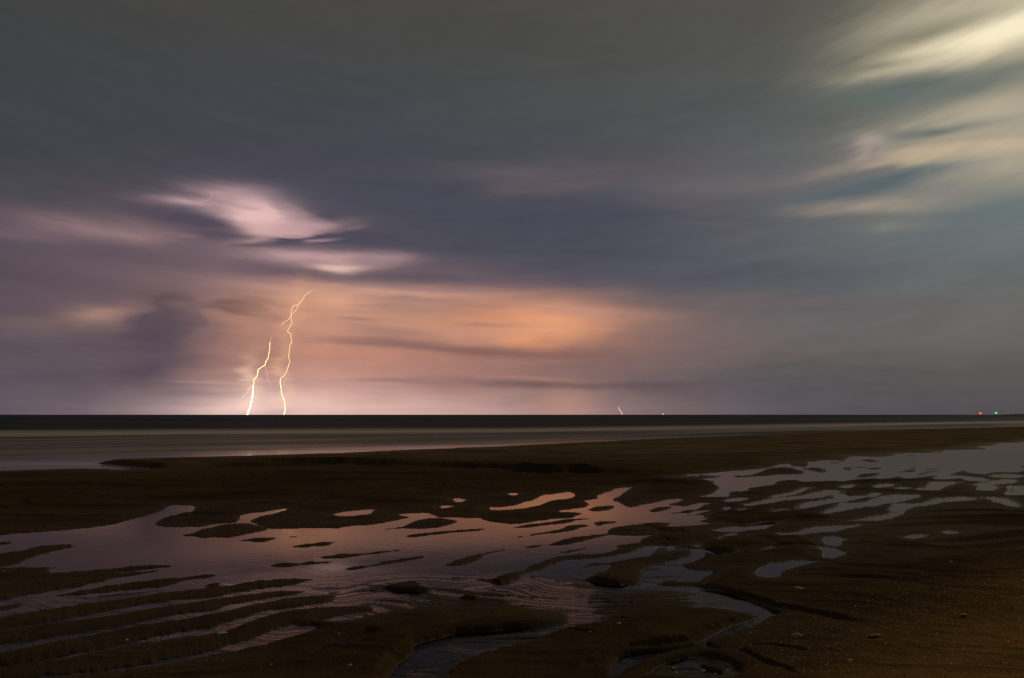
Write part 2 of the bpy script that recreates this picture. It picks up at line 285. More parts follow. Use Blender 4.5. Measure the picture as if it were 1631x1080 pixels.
FLOW = [  # polygon, offset (negative = wetter), streak amplitude
 (PX((480,925),(560,922),(640,932),(700,921),(770,924),(840,912),(870,908),(930,925),(1010,930),(1100,932),(1160,942),(1220,965),(1238,980),(1200,985),(1120,975),(1040,982),(982,996),(945,1000),(913,1007),(896,1010),(872,1019),(837,1032),(798,1040),(756,1056),(725,1071),(700,1100),(596,1105),(610,1080),(625,1058),(650,1040),(640,1010),(560,1000),(500,990),(510,960),(480,940)), -0.1, 1.0),
 (L4((0,130),(420,165),(600,190),(800,250),(950,300),(1040,320),(950,360),(850,420),(700,480),(550,520),(620,560),(700,590),(500,560),(400,570),(200,620),(0,720),(-100,780),(-160,700),(-100,600),(0,570),(200,545),(400,510),(500,460),(640,390),(830,330),(700,290),(450,270),(200,260),(0,258)), -0.25, 0.8),
 (L1((0,250),(150,260),(420,200),(600,215),(1000,150),(1200,150),(1000,190),(700,225),(400,270),(0,335),(-300,370)), -0.45, 0.9),
 (L1((0,415),(500,335),(900,262),(1200,225),(1600,185),(1650,200),(1400,228),(1000,290),(700,340),(300,395),(0,440),(-500,520)), -0.45, 1.0),
 (L1((0,520),(500,440),(900,370),(1250,310),(1631,262),(1631,290),(1300,340),(1000,390),(600,470),(200,545),(-400,660),(-400,590)), -0.45, 1.1),
 (L2((-900,680),(-500,560),(-200,490),(0,400),(100,350),(260,300),(450,280),(650,250),(640,275),(400,300),(200,350),(60,410),(-100,460),(-500,560)), -0.45, 1.2),
 (L2((-700,740),(-200,600),(0,530),(120,490),(240,450),(400,400),(560,380),(640,395),(600,430),(450,480),(200,530),(0,570),(-300,640)), -0.45, 1.1),
 (L2((-100,740),(200,690),(430,605),(560,550),(720,480),(900,430),(1100,415),(1000,470),(880,545),(700,590),(420,630),(200,690),(0,730)), -0.45, 1.2),
 (C3((1050,150),(1250,125),(1450,110),(1631,95),(1631,120),(1450,135),(1270,140)), 0.0, 0.6),
 (Z5((100,175),(300,165),(420,160),(420,180),(200,190)), 0.0, 0.6),
 (C6((780,440),(800,400),(900,375),(1010,378),(1100,385),(1000,400),(880,430)), 0.1, 0.9),
 (L3((1320,180),(1500,150),(1631,190),(1640,260),(1500,270),(1420,300),(1260,290)), -0.05, 0.9),
 (L3((1010,330),(1250,318),(1640,345),(1640,465),(1300,515),(1090,535),(1060,470),(960,430)), 0.35, 1.3),
 (L4((180,640),(450,575),(620,600),(780,680),(720,760),(60,760)), 0.3, 1.3),
 (L3((30,250),(150,240),(290,270),(520,260),(900,250),(1050,300),(900,360),(500,380),(200,350),(0,330)), 0.0, 1.4),
 (C6((0,395),(150,400),(240,420),(200,470),(60,480),(-80,450)), 0.3, 1.2),
]

 
SAND = [
 Z3((-60,682),(0,677),(45,676),(30,683),(-60,690)),
 Z3((-200,760),(0,733),(100,715),(180,695),(260,687),(330,685),(385,693),(330,705),(240,725),(150,752),(60,785),(0,790),(-200,805)),
 Z3((848,646),(930,630),(1010,605),(1080,592),(1200,583),(1260,600),(1290,612),(1230,630),(1140,645),(1090,652),(1010,655),(940,648)),
 Z3((1165,668),(1210,656),(1290,654),(1328,656),(1280,671),(1220,675)), Z3((1385,650),(1410,645),(1435,648),(1410,655)),
 Z3((1398,698),(1450,685),(1530,680),(1610,672),(1590,688),(1530,692),(1460,704)),
 C2((398,520),(475,517),(560,502),(700,497),(830,484),(960,475),(850,492),(700,511),(560,529),(490,527)),
 C2((132,575),(190,562),(300,558),(390,543),(450,550),(530,552),(430,565),(300,577),(190,581)),
 C2((612,598),(700,578),(840,563),(850,552),(1000,530),(1110,515),(1090,527),(950,552),(850,567),(760,588),(660,600)),
 C2((835,342),(960,325),(1060,285),(1150,268),(1260,268),(1350,286),(1280,312),(1180,330),(1080,335),(960,334)),
 C2((998,385),(1060,371),(1200,358),(1380,344),(1540,331),(1500,346),(1350,354),(1180,373),(1060,389)),
 L3((30,167),(90,140),(160,122),(240,96),(310,78),(400,62),(480,57),(400,76),(320,94),(250,131),(170,156),(90,167)),
 C3((270,581),(440,561),(445,569),(275,587)), C3((165,519),(330,501),(330,508),(165,525)),
 C3((450,565),(560,535),(640,515),(740,500),(835,490),(850,465),(900,450),(1000,432),(1150,422),(1270,420),(1180,445),(1050,455),(1180,468),(1180,490),(1060,500),(950,500),(870,495),(780,515),(680,540),(560,560)),
 L3((280,265),(400,245),(500,215),(590,170),(680,135),(780,108),(900,92),(1000,95),(1100,80),(1180,52),(1160,38),(1300,20),(1450,8),(1640,-10),(1640,25),(1500,35),(1330,40),(1250,75),(1150,100),(1000,120),(850,130),(780,145),(680,185),(600,200),(520,245),(400,285),(320,282)),
 L3((850,215),(900,180),(980,155),(1080,150),(1170,135),(1350,110),(1480,80),(1640,60),(1640,110),(1460,140),(1320,170),(1290,230),(1250,285),(1100,298),(1000,280),(940,265),(1040,210),(1110,170),(1080,162),(980,170),(900,200)),
 C3((205,453),(300,430),(420,418),(560,400),(740,391),(640,402),(540,425),(430,440),(300,455)),
 C3((325,502),(420,480),(550,462),(600,440),(690,432),(700,440),(640,458),(560,475),(440,493)),
 C3((725,335),(780,315),(860,308),(910,318),(840,338),(770,345)), C3((760,420),(800,408),(905,412),(850,428),(780,440)),
 C3((1110,340),(1180,320),(1260,315),(1220,335),(1150,350)), C3((555,610),(640,592),(715,578),(690,592),(600,612)),
 L1((-600,40),(0,20),(250,15),(400,12),(330,25),(350,46),(480,42),(700,22),(900,5),(1010,2),(1115,8),(1010,20),(820,48),(950,42),(1030,38),(860,70),(750,90),(560,135),(380,165),(140,198),(0,230),(-600,290)),
 L1((330,205),(500,170),(700,130),(900,108),(1120,85),(1280,68),(1412,66),(1250,95),(1110,130),(1030,145),(820,165),(640,185),(440,202)),
 L1((500,216),(700,195),(900,178),(1110,155),(1000,172),(850,192),(640,212)),
 L1((1350,135),(1400,122),(1445,118),(1400,132)),
 L1((-600,370),(0,268),(130,252),(150,262),(60,290),(-600,405)),
 L1((-600,450),(0,340),(300,290),(500,255),(760,225),(960,195),(1180,165),(1400,145),(1560,122)) + L2((0,135),(200,105),(400,90),(585,88),(500,115),(350,140),(180,160),(0,185)) + L1((1500,185),(1350,210),(1200,225),(1050,240),(880,262),(700,300),(500,335),(300,370),(0,415),(-600,510)),
 L1((-600,540),(0,430),(400,370),(600,345),(780,320),(950,290),(1150,255),(1350,228)) + L2((0,210),(150,190),(330,170),(530,170),(430,190),(280,215),(120,240),(0,262)) + L1((1400,290),(1250,310),(1100,330),(900,370),(700,410),(400,455),(0,520),(-600,600)),
 L1((-600,700),(0,580),(400,490),(700,435),(950,385),(1200,350),(1400,310),(1480,295)) + L2((150,262),(350,225),(550,200),(710,195),(690,235),(520,262),(400,280),(240,300),(100,345),(0,370)) + L1((1400,395),(1250,420),(1100,450),(900,490),(700,530),(400,590),(0,650),(-600,740)),
 L2((0,430),(150,370),(330,310),(450,290),(640,275),(840,265),(930,265),(940,295),(820,310),(650,345),(520,375),(350,400),(240,450),(100,495),(0,525)) + L1((1300,570),(1100,610),(800,660),(500,700),(0,760),(-600,860),(-600,760),(0,670),(400,610),(700,555),(1000,495),(1200,470),(1400,450)),
 L2((0,570),(200,530),(400,490),(560,450),(700,395),(850,360),(950,340),(1100,310),(1250,280),(1380,272),(1470,310),(1430,340),(1300,370),(1150,400),(1000,420),(840,440),(700,480),(550,550),(430,600),(250,670),(100,690),(0,720)) + L1((1000,830),(0,950),(-600,1000),(-600,900),(0,820),(800,700),(1200,620)),
 L2((-800,860),(0,745),(200,700),(450,625),(700,597),(900,550),(1050,470),(1150,430),(1300,400),(1450,385)) + L3((80,565),(150,550),(300,500),(450,465),(620,455),(750,460),(830,490),(830,540),(700,555),(500,580),(300,600),(130,610)) + L2((1500,445),(1380,480),(1260,520),(1180,580),(1080,650),(1010,740),(950,900),(0,1100),(-1500,1100)),
 L2((1000,140),(1060,160),(1150,165),(1240,150),(1320,148),(1330,165),(1230,178),(1100,175),(1010,158)),
 L3((120,380),(200,365),(260,370),(420,390),(430,402),(300,405),(170,402)),
 C4((560,210),(720,200),(850,160),(930,138),(1050,130),(1180,165),(1190,185),(1100,195),(1000,195),(880,205),(740,215),(650,218)),
 C4((1200,150),(1220,135),(1320,135),(1400,150),(1400,175),(1340,182),(1270,165)), C4((1430,92),(1480,88),(1505,98),(1460,100)), C4((1430,128),(1475,126),(1450,134)),
 C5((45,305),(60,295),(250,291),(170,305),(170,325),(120,328),(60,318)), C5((205,234),(290,228),(375,242),(330,250),(250,241)),
 C5((595,192),(640,187),(690,194),(630,201)), C5((280,310),(320,303),(450,296),(460,302),(340,313)), C5((400,321),(450,311),(500,312),(470,326)),
 C5((540,341),(600,318),(690,315),(695,331),(620,341)), C5((600,300),(690,297),(680,305)),
 C5((725,356),(750,345),(800,334),(860,318),(940,320),(880,336),(790,346),(750,363)), C5((780,313),(860,302),(980,299),(900,308),(790,319)),
 C5((165,383),(270,354),(390,347),(380,359),(260,379)), C5((1140,306),(1220,294),(1200,303),(1150,309)), C5((1320,272),(1400,267),(1350,276)), C5((1465,232),(1505,231),(1480,237)),
 C5((690,284),(725,282),(710,288)),
]
SCARP = [  # polyline left->right, height, back decay(m), half width (m)
 (K7((-1100,140),(-800,138),(-420,143),(-200,145),(0,148),(150,150),(350,158),(500,165),(620,182),(720,188),(850,182),(960,186),(1100,183),(1250,178),(1500,182)), 0.10, 1.6, 0.07),
 (K7((420,165),(560,178),(720,190),(860,184),(1030,186)), 0.09, 1.6, 0.10),
 (Z3((400,296),(520,300),(640,312),(740,321),(870,326)), 0.12, 2.0, 0.15),
 (Z3((950,322),(1150,320),(1400,319),(1700,318),(2000,324)), 0.09, 2.5, 0.2),
 (K7((1010,252),(1100,238),(1230,228),(1330,232),(1420,242)), 0.045, 1.2, 0.08),
 (L4((400,160),(600,186),(750,212),(850,242),(950,287),(1050,302),(1200,332),(1350,366),(1500,392),(1620,418)), 0.024, 0.35, 0.016),
 (L4((0,572),(200,547),(400,512),(500,462),(640,402),(840,330)), 0.02, 0.4, 0.018),
 (L2((960,800),(1010,742),(1080,652),(1180,582),(1260,522),(1380,482),(1500,447)) + L3((150,612),(300,601),(500,581),(700,557),(835,542)), 0.032, 0.5, 0.025),
 (C6((560,458),(620,441),(640,412),(700,396),(800,379),(860,376)), 0.035, 0.6, 0.03),
 (C6((980,380),(1080,380),(1200,378),(1340,381)), 0.02, 0.6, 0.02),
 (C6((560,205),(740,190),(860,176),(1000,165),(1150,155),(1340,152),(1500,160)), 0.035, 0.9, 0.04),
 (C6((0,268),(100,264),(220,258)), 0.02, 0.6, 0.03), (C6((0,350),(100,352),(180,345)), 0.02, 0.5, 0.03),
 (Z6((900,76),(1000,72),(1100,72),(1200,76),(1290,84)), 0.014, 0.35, 0.014), (Z6((860,197),(960,191),(1060,195),(1160,205),(1270,217)), 0.010, 0.25, 0.010),
 (Z6((850,215),(950,218),(1120,221)), 0.008, 0.2, 0.008), (Z6((820,288),(900,297),(980,305)), 0.008, 0.2, 0.008), (Z6((690,327),(850,333),(1040,337)), 0.008, 0.2, 0.008),
 (Z6((880,118),(1000,131),(1110,136)), 0.008, 0.2, 0.008),
 (L4((680,565),(800,620),(900,662),(1000,702),(1130,750)), 0.016, 0.3, 0.012), (L4((780,545),(1000,575),(1220,606)), 0.010, 0.2, 0.010),
 (L4((440,655),(520,685),(620,715)), 0.014, 0.2, 0.012),
 (L3((940,268),(1010,282),(1100,298),(1180,298),(1255,280)), 0.035, 0.5, 0.03),
 (L3((270,266),(400,290),(520,250),(610,203)), 0.022, 0.5, 0.03), (L2((990,150),(1100,172),(1230,177),(1340,165)), 0.025, 0.4, 0.02),
 (L3((800,606),(900,619),(1020,642)), 0.008, 0.2, 0.01), (L3((860,910),(1000,832),(1100,772),(1250,722),(1450,702),(1660,668)), 0.018, 0.4, 0.018),
 (L3((1090,520),(1250,518),(1400,495),(1560,470),(1700,450)), 0.010, 0.3, 0.012),
 (L3((120,382),(190,400),(262,396)), 0.018, 0.3, 0.015),
 (L1((-300,640),(0,655),(300,600),(600,545)), 0.01, 0.3, 0.02),
]
def smooth_closed(p, n=4):
    p = np.array(p, float); m = len(p); out = []
    for i in range(m):
        p0, p1, p2, p3 = p[i - 1], p[i], p[(i + 1) % m], p[(i + 2) % m]
        for k in range(n):
            t = k / n
            a = 0.5 * ((2 * p1) + (-p0 + p2) * t + (2 * p0 - 5 * p1 + 4 * p2 - p3) * t * t + (-p0 + 3 * p1 - 3 * p2 + p3) * t ** 3)
            out.append(0.6 * a + 0.4 * (p1 * (1 - t) + p2 * t))
    return np.array(out)
def to_ground(p):
    p = np.array(p, float); x, y = ground(p[:, 0], p[:, 1]); return np.stack([x, y], 1)
def n_of(poly): return 2 if len(poly) > 60 else 3
WATER_G = [to_ground(smooth_closed(p, n_of(p))) for p in WATER]
SAND_G = [to_ground(smooth_closed(p, n_of(p))) for p in SAND]
FLOW_G = [(to_ground(smooth_closed(p, 2)), o, a) for p, o, a in FLOW]
SCARP_G = [(to_ground(p), A, B, W) for p, A, B, W in SCARP]
sh = to_ground(SHORE)
dlast = (sh[-1] - sh[-5]); dlast /= np.linalg.norm(dlast); dfirst = np.array([-0.80, -0.35])
SEA_G = np.vstack([[sh[0] + dfirst * 3000], sh, [sh[-1] + dlast * 9000], [sh[-1] + dlast * 9000 + np.array([-9000, 9000])], [[-30000, 20000]], [sh[0] + dfirst * 3000 + np.array([-9000, 6000])]])

# ------------------------------------------------------------------ numpy noise
def hash2(i, j, s):
    h = (i.astype(np.int64) * 374761393 + j.astype(np.int64) * 668265263 + s * 1442695041) & 0xffffffff
    h = ((h ^ (h >> 13)) * 1274126177) & 0xffffffff
    return ((h ^ (h >> 16)) & 0xffff) / 65535.0
def vnoise(x, y, s=0):
    i = np.floor(x); j = np.floor(y); u = x - i; v = y - j
    u = u * u * u * (u * (u * 6 - 15) + 10); v = v * v * v * (v * (v * 6 - 15) + 10)
    a, b, c, d = hash2(i, j, s), hash2(i + 1, j, s), hash2(i, j + 1, s), hash2(i + 1, j + 1, s)
    return (a * (1 - u) + b * u) * (1 - v) + (c * (1 - u) + d * u) * v - 0.5
def fbm(x, y, o=4, s=0, gain=0.5):
    r = 0; a = 1.0
    for k in range(o): r = r + a * vnoise(x * 2 ** k + 17.3 * k, y * 2 ** k - 9.1 * k, s + k); a *= gain
    return r

def seg_dist(px, py, pts, closed):
    n = len(pts); best = np.full(px.shape, 1e18); inside = np.zeros(px.shape, bool) if closed else None
    side = np.zeros(px.shape); tt = np.zeros(px.shape)
    segl = [math.dist(pts[i], pts[i + 1]) for i in range(n - 1)]; tot = sum(segl); acc = 0
    for i in range(n if closed else n - 1):
        ax, ay = pts[i]; bx, by = pts[(i + 1) % n]; ex, ey = bx - ax, by - ay; L = ex * ex + ey * ey + 1e-12
        t = np.clip(((px - ax) * ex + (py - ay) * ey) / L, 0, 1)
        ddx = px - ax - t * ex; ddy = py - ay - t * ey; d = ddx * ddx + ddy * ddy
        if closed:
            if ay != by: inside ^= ((ay > py) != (by > py)) & (px < (bx - ax) * (py - ay) / (by - ay) + ax)
            best = np.minimum(best, d)
        else:
            m = d < best; best = np.where(m, d, best)
            side = np.where(m, ex * (py - ay) - ey * (px - ax), side); tt = np.where(m, (acc + t * segl[i]) / tot, tt); acc += segl[i]
    best = np.sqrt(best)
    if closed: return np.where(inside, -best, best)
    return np.where(side >= 0, best, -best), tt

def terrain(x, y):
    """height of the sand at ground points x, y (1-D arrays)"""
    R = np.hypot(x, y) + 0.3
    k = np.clip(R / 6.0, 0.5, 6.0)                       # features coarsen away from the eye, like the drainage net does
    CAP = 1.2
    s = np.full(x.shape, CAP)                            # signed metres / k : + sand, - water
    # ragged waterlines
    jx = x / k; jy = y / k
    rag = fbm(jx * 5, jy * 16, 4, 3, 0.65) * 0.050 + fbm(jx * 30, jy * 60, 2, 9) * 0.012
    def local(poly, pad):
        lo = poly.min(0) - pad; hi = poly.max(0) + pad
        return np.nonzero((x > lo[0]) & (x < hi[0]) & (y > lo[1]) & (y < hi[1]))[0]
    def padof(poly): return CAP * max(0.5, min(6.0, np.hypot(*poly.T).max() / 6.0))
    for wi, poly in enumerate([SEA_G] + WATER_G):
        ix = local(poly, min(padof(poly), 8.0))
        if not len(ix): continue
        d = seg_dist(x[ix], y[ix], poly, True) / k[ix]
        s[ix] = np.minimum(s[ix], np.clip(d - (0.0 if wi < 2 else 0.008 if wi == 2 else 0.014), -CAP, CAP))
    fl = np.zeros(x.shape); fo = np.zeros(x.shape)
    wx = x + fbm(x * 0.7, y * 0.7, 2, 31) * 1.0; wy = y + fbm(x * 0.8 + 5, y * 0.8, 2, 41) * 0.55
    streak = fbm(wx * 1.6, wy * 13.0, 4, 51, 0.62) + 0.5 * fbm(wx * 5.0, wy * 30.0, 3, 61, 0.6)
    for poly, off, amp in FLOW_G:
        ix = local(poly, 0.6)
        if not len(ix): continue
        d = seg_dist(x[ix], y[ix], poly, True) / k[ix]
        w = np.clip(0.5 - d / 0.10, 0, 1)
        s[ix] = s[ix] * (1 - w) + w * ((off - 0.2) * 0.05 + amp * streak[ix] * 0.042)
        fl[ix] = np.maximum(fl[ix], w)
    for poly in SAND_G:
        ix = local(poly, 0.7 * max(1.0, np.hypot(*poly.T).max() / 6.0))
        if not len(ix): continue
        d = seg_dist(x[ix], y[ix], poly, True) / k[ix]
        s[ix] = np.maximum(s[ix], np.clip(-d * 1.0, -CAP, CAP))
    s = s + rag * np.clip(1 - fl * 0.7, 0, 1) * (R < 300)
    hk = np.clip(1.15 - R / 40, 0.7, 1.0)
    pos = 0.014 * hk * (1 - np.exp(-np.maximum(s, 0) / 0.13)) + 0.007 * hk * (1 - np.exp(-np.maximum(s, 0) / 0.02))* (1 - 0.6 * fl)
    neg = -0.035 * (1 - np.exp(-np.maximum(-s, 0) / 0.12))
    h = np.where(s > 0, pos, neg)
    land = np.clip(s / 0.15, 0, 1)
    # swell of the bars, small ripples, drain marks
    h += land * (0.016 * fbm(x * 0.35, y * 0.5, 3, 71) + 0.006 * fbm(x * 1.8, y * 4.5, 3, 81)) * hk * np.clip(s / 0.6, 0.15, 1)
    rw = fbm(x * 0.5 + 3, y * 0.5, 2, 131) * 1.6
    ridge = 1 - np.abs(2.2 * fbm(x * 0.55 + rw, y * 1.7 + rw, 4, 121, 0.55))
    h += land * np.clip(s / 0.35, 0.1, 1) * 0.027 * (np.clip(ridge, 0, 1) ** 1.6 - 0.4) * np.clip((R - 4.5) / 3, 0, 1) * np.clip(1.5 - R / 30, 0.25, 1)
    rid2 = 1 - np.abs(2.4 * fbm(x * 0.9 + rw * 0.7, y * 4.2 + rw * 1.5, 4, 141, 0.5))
    h += land * 0.010 * (np.clip(rid2, 0, 1) ** 2 - 0.3) * np.clip(s / 0.2, 0.1, 1) * np.clip(1.5 - R / 9, 0, 1)
    h += 0.05 * (1 - np.exp(-np.maximum(s, 0) / 0.7)) * np.clip((R - 9) / 8, 0, 1)
    near = np.clip(1.4 - R / 14, 0, 1)
    h += near * land * 0.0035 * fbm(x * 9, y * 14, 3, 91)
    h += near * 0.0008 * fbm(x * 45, y * 45, 2, 95) * np.clip(s / 0.05 + 0.3, 0, 1)
    for pl, A, B, W in SCARP_G:
        pad = B * 7
        ix = local(pl, pad)
        if not len(ix): continue
        d, t = seg_dist(x[ix], y[ix], pl, False)
        d = d + fbm(x[ix] / W * 0.25, y[ix] / W * 0.25, 3, 101) * W * 1.1
        taper = np.clip(np.minimum(t, 1 - t) * 5, 0, 1); taper = taper * taper * (3 - 2 * taper)
        rise = 1 / (1 + np.exp(-np.clip((d - W) / (W * 0.35), -30, 30)))
        h[ix] += A * taper * rise * np.exp(-np.maximum(d - W, 0) / B) * np.clip(1.5 - 0.6 * d / B, 0, 1)
        trough = np.exp(-((d) / (W * 1.2)) ** 2) * taper * A * 0.25
        h[ix] -= trough
    # beach rises gently behind and to the right of the eye
    h += 0.03 * np.clip((x - 2.0 - 0.45 * (y - 3)) / 3, 0, 2) * np.clip((12 - R) / 6, 0, 1)
    h += 0.06 * np.clip(-(y - 1.5), 0, 60) * 0.5
    # sea bed falls away
    dsea = (y - 27.7 - 0.72 * (x + 0.4)) * 0.81
    h -= np.clip((dsea - 2) * 0.03, 0, 8) * (s < 0)
    return h

# ------------------------------------------------------------------ helpers
def mat(name):
    m = bpy.data.materials.new(name); m.use_nodes = True; m.node_tree.nodes.clear(); return m, G(m.node_tree)
def out(gm, shader, disp=None):
    o = gm.nt.nodes.new('ShaderNodeOutputMaterial'); gm.L.new(shader, o.inputs[0])
def princ(gm, **kw):
    n = gm.nt.nodes.new('ShaderNodeBsdfPrincipled')
    for k_, v in kw.items(): gm.put(n.inputs[k_.replace('_', ' ')], v)
    return n
def bump(gm, h, dist, strength=1.0, normal=None):
    n = gm.nt.nodes.new('ShaderNodeBump'); gm.put(n.inputs['Height'], h); n.inputs['Distance'].default_value = dist; n.inputs['Strength'].default_value = strength
    if normal is not None: gm.L.new(normal, n.inputs['Normal'])
    return n.outputs[0]
def link(o): sc.collection.objects.link(o); return o
def tag(o, label=None, cat=None, group=None, kind=None):
    for k_, v in (('label', label), ('category', cat), ('group', group), ('kind', kind)):
        if v: o[k_] = v
    return o
def mesh_obj(name, verts, faces, m=None, parent=None, smooth=False):
    me = bpy.data.meshes.new(name); me.from_pydata([tuple(v) for v in verts], [], faces); me.update()
    if m: me.materials.append(m)
    if smooth: me.polygons.foreach_set('use_smooth', [True] * len(me.polygons))
    o = link(bpy.data.objects.new(name, me)); o.parent = parent
    return o

# ------------------------------------------------------------------ sand
m_sand, gm = mat('wet_sand')
geo = gm.nt.nodes.new('ShaderNodeNewGeometry'); POS = geo.outputs['Position']
X, Y, Z = gm.sep(POS)
big = gm.noise(POS, 0.6, 3); mid = gm.noise(POS, 6.0, 4); fine = gm.noise(POS, 260.0, 3, 0.7); grain = gm.noise(POS, 900.0, 2, 0.8); cm_ = gm.noise(POS, 75.0, 3, 0.75)
base = gm.mix(gm.mr(mid, 0.3, 0.7), (0.096, 0.055, 0.030), (0.142, 0.085, 0.047))
base = gm.mix(gm.mr(big, 0.3, 0.7, 0, 0.5), base, (0.100, 0.074, 0.036))
base = gm.mix(gm.mr(grain, 0.60, 0.72, 0, 0.75), base, (0.36, 0.26, 0.14))
base = gm.mix(gm.mr(fine, 0.42, 0.30, 0, 0.7), base, (0.04, 0.028, 0.016))
base = gm.mix(gm.mr(cm_, 0.54, 0.70, 0, 0.55), base, (0.24, 0.155, 0.066))
base = gm.mix(gm.mr(cm_, 0.44, 0.28, 0, 0.55), base, (0.035, 0.023, 0.012))
# dry upper sand by the shell bank, warm lamplight painted into its colour
dry_glow = gm.mr(gm.m('ADD', gm.m('ADD', gm.m('MULTIPLY_ADD', Y, -1.14, X), 2.6), gm.m('MULTIPLY_ADD', mid, 0.8, -0.4)), -0.5, 1.5, 0, 1, True)
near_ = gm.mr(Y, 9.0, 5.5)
dry_glow = gm.m('MULTIPLY', dry_glow, near_)
base = gm.mix(gm.m('MULTIPLY', dry_glow, 0.95), base, gm.mix(gm.mr(fine, 0.35, 0.65), (0.26, 0.130, 0.036), (0.75, 0.39, 0.10)))
# base colour turns paler out towards the outer bar
outer = gm.mr(gm.v('LENGTH', POS, out=1), 14.0, 26.0, 0, 1, True)
base = gm.mix(gm.m('MULTIPLY', outer, 0.8), base, (0.285, 0.198, 0.108))
damp = gm.noise(gm.xyz(gm.m('MULTIPLY', X, 0.35), gm.m('MULTIPLY', Y, 0.9), 0.0), 1.0, 5, 0.6)
base = gm.mix(gm.mr(damp, 0.42, 0.66, 0, 0.62), base, (0.048, 0.030, 0.016))
wet = gm.mr(Z, 0.0015, 0.011, 1.0, 0.0, True)
base = gm.mix(gm.m('MULTIPLY', wet, 0.45), base, (0.045, 0.032, 0.020))
h1 = gm.m('ADD', gm.m('MULTIPLY', fine, 1.0), gm.m('MULTIPLY', gm.noise(POS, 70.0, 4, 0.6), 2.0))
base = gm.v('SCALE', base); base.node.inputs[3].default_value = 0.71
bmp = bump(gm, h1, 0.0014, 1.0)
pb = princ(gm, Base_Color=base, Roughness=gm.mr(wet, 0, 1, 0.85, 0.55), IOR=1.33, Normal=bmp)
gm.put(pb.inputs['Specular IOR Level'], gm.m('MAXIMUM', gm.mr(wet, 0, 1, 0.0, 0.24), gm.mr(Z, 0.008, 0.026, 0.06, 0.0)))
out(gm, pb.outputs[0])

v_list = np.concatenate([np.geomspace(5200, 470, 60)[:-1], np.linspace(470, 16, 800), np.geomspace(16, 0.16, 60)[1:]])
Rr = H0 * F / v_list
HALF = math.radians(40)
azl = np.concatenate([np.linspace(-math.pi, -HALF, 70)[:-1], np.linspace(-HALF, HALF, 1180), np.linspace(HALF, math.pi, 70)[1:-1]])
nr, na = len(Rr), len(azl)
RR, AA = np.meshgrid(Rr, azl, indexing='ij')
gx = (RR * np.sin(AA)).ravel(); gy = (RR * np.cos(AA)).ravel()
gz = terrain(gx, gy)
idx = np.arange(nr * na).reshape(nr, na)
nxt = np.roll(idx, -1, axis=1)
quads = np.stack([idx[:-1], nxt[:-1], nxt[1:], idx[1:]], -1).reshape(-1, 4)[:, ::-1]
co = np.stack([gx, gy, gz], 1)
co = np.vstack([co, [[0, 0, gz[:na].mean()]]]); c_i = nr * na
tris = np.stack([idx[0], nxt[0], np.full(na, c_i)], 1)
me = bpy.data.meshes.new('beach_sand')
me.vertices.add(len(co)); me.vertices.foreach_set('co', co.ravel())
loops = np.concatenate([quads.ravel(), tris.ravel()]); me.loops.add(len(loops)); me.loops.foreach_set('vertex_index', loops.astype(np.int32))
npoly = len(quads) + len(tris); me.polygons.add(npoly)
starts = np.concatenate([np.arange(len(quads)) * 4, len(quads) * 4 + np.arange(len(tris)) * 3]); me.polygons.foreach_set('loop_start', starts.astype(np.int32))
me.update(calc_edges=True); me.validate()
me.polygons.foreach_set('use_smooth', [True] * len(me.polygons)); me.materials.append(m_sand)
tag(link(bpy.data.objects.new('beach_sand', me)), 'dark wet beach sand cut by ripples and drainage channels at low tide', kind='structure')

# ------------------------------------------------------------------ water
SEAM = [(-900,900),(-300,806),(0,790),(300,776),(600,764),(800,752),(950,738),(1100,722),(1250,711),(1400,704),(1631,691),(1900,682)]
seam = to_ground(SEAM); dl = seam[-1] - seam[-2]; dl /= np.linalg.norm(dl)
seam = np.vstack([[seam[0] + np.array([-400, -10])], seam, [seam[-1] + dl * 9000]])
# pools: clear still water over the sand
m_pool, gm = mat('pool_water')
geo = gm.nt.nodes.new('ShaderNodeNewGeometry'); POS = geo.outputs['Position']; X, Y, Z = gm.sep(POS)
wq = gm.sep(gm.noise(POS, 0.9, 2, color=True))
wv = gm.xyz(gm.m('MULTIPLY', gm.m('ADD', X, gm.m('MULTIPLY', wq[0], 1.2)), 1.6), gm.m('MULTIPLY', gm.m('ADD', Y, gm.m('MULTIPLY', wq[1], 1.5)), 12.0), 0.0)
rip = gm.noise(wv, 1.0, 4, 0.6, 0.6)
flowz = gm.mr(Y, 5.9, 4.6)
nb = bump(gm, rip, 0.004, 0.12)
nb2 = bump(gm, rip, 0.011, 1.0)
nmix = gm.mix(flowz, nb, nb2)
fr = gm.nt.nodes.new('ShaderNodeFresnel'); fr.inputs[0].default_value = 1.33
gl = gm.nt.nodes.new('ShaderNodeBsdfGlossy'); gm.put(gl.inputs['Roughness'], gm.mr(flowz, 0, 1, 0.045, 0.16)); gm.L.new(nmix, gl.inputs['Normal']); gl.inputs['Color'].default_value = (0.84, 0.75, 0.69, 1)
gm.L.new(nmix, fr.inputs['Normal'])
tr = gm.nt.nodes.new('ShaderNodeBsdfTransparent'); tr.inputs['Color'].default_value = (0.38, 0.30, 0.23, 1)
ms = gm.nt.nodes.new('ShaderNodeMixShader'); gm.L.new(fr.outputs[0], ms.inputs[0]); gm.L.new(tr.outputs[0], ms.inputs[1]); gm.L.new(gl.outputs[0], ms.inputs[2])
out(gm, ms.outputs[0])
pv = [(x, y, 0.0) for x, y in seam[:-1]] + [(60.0, -8.0, 0.0)] + [(60.0, -6.0, 0.0), (-300.0, -6.0, 0.0)]
pv = [(x, y, 0.0) for x, y in seam] + [(6000.0, 1200.0, 0.0), (300.0, 20.0, 0.0), (60.0, 1.4, 0.0), (-500.0, 1.4, 0.0)]
me_o = mesh_obj('tidal_pool_water', pv, [list(range(len(pv)))[::-1]], m_pool)
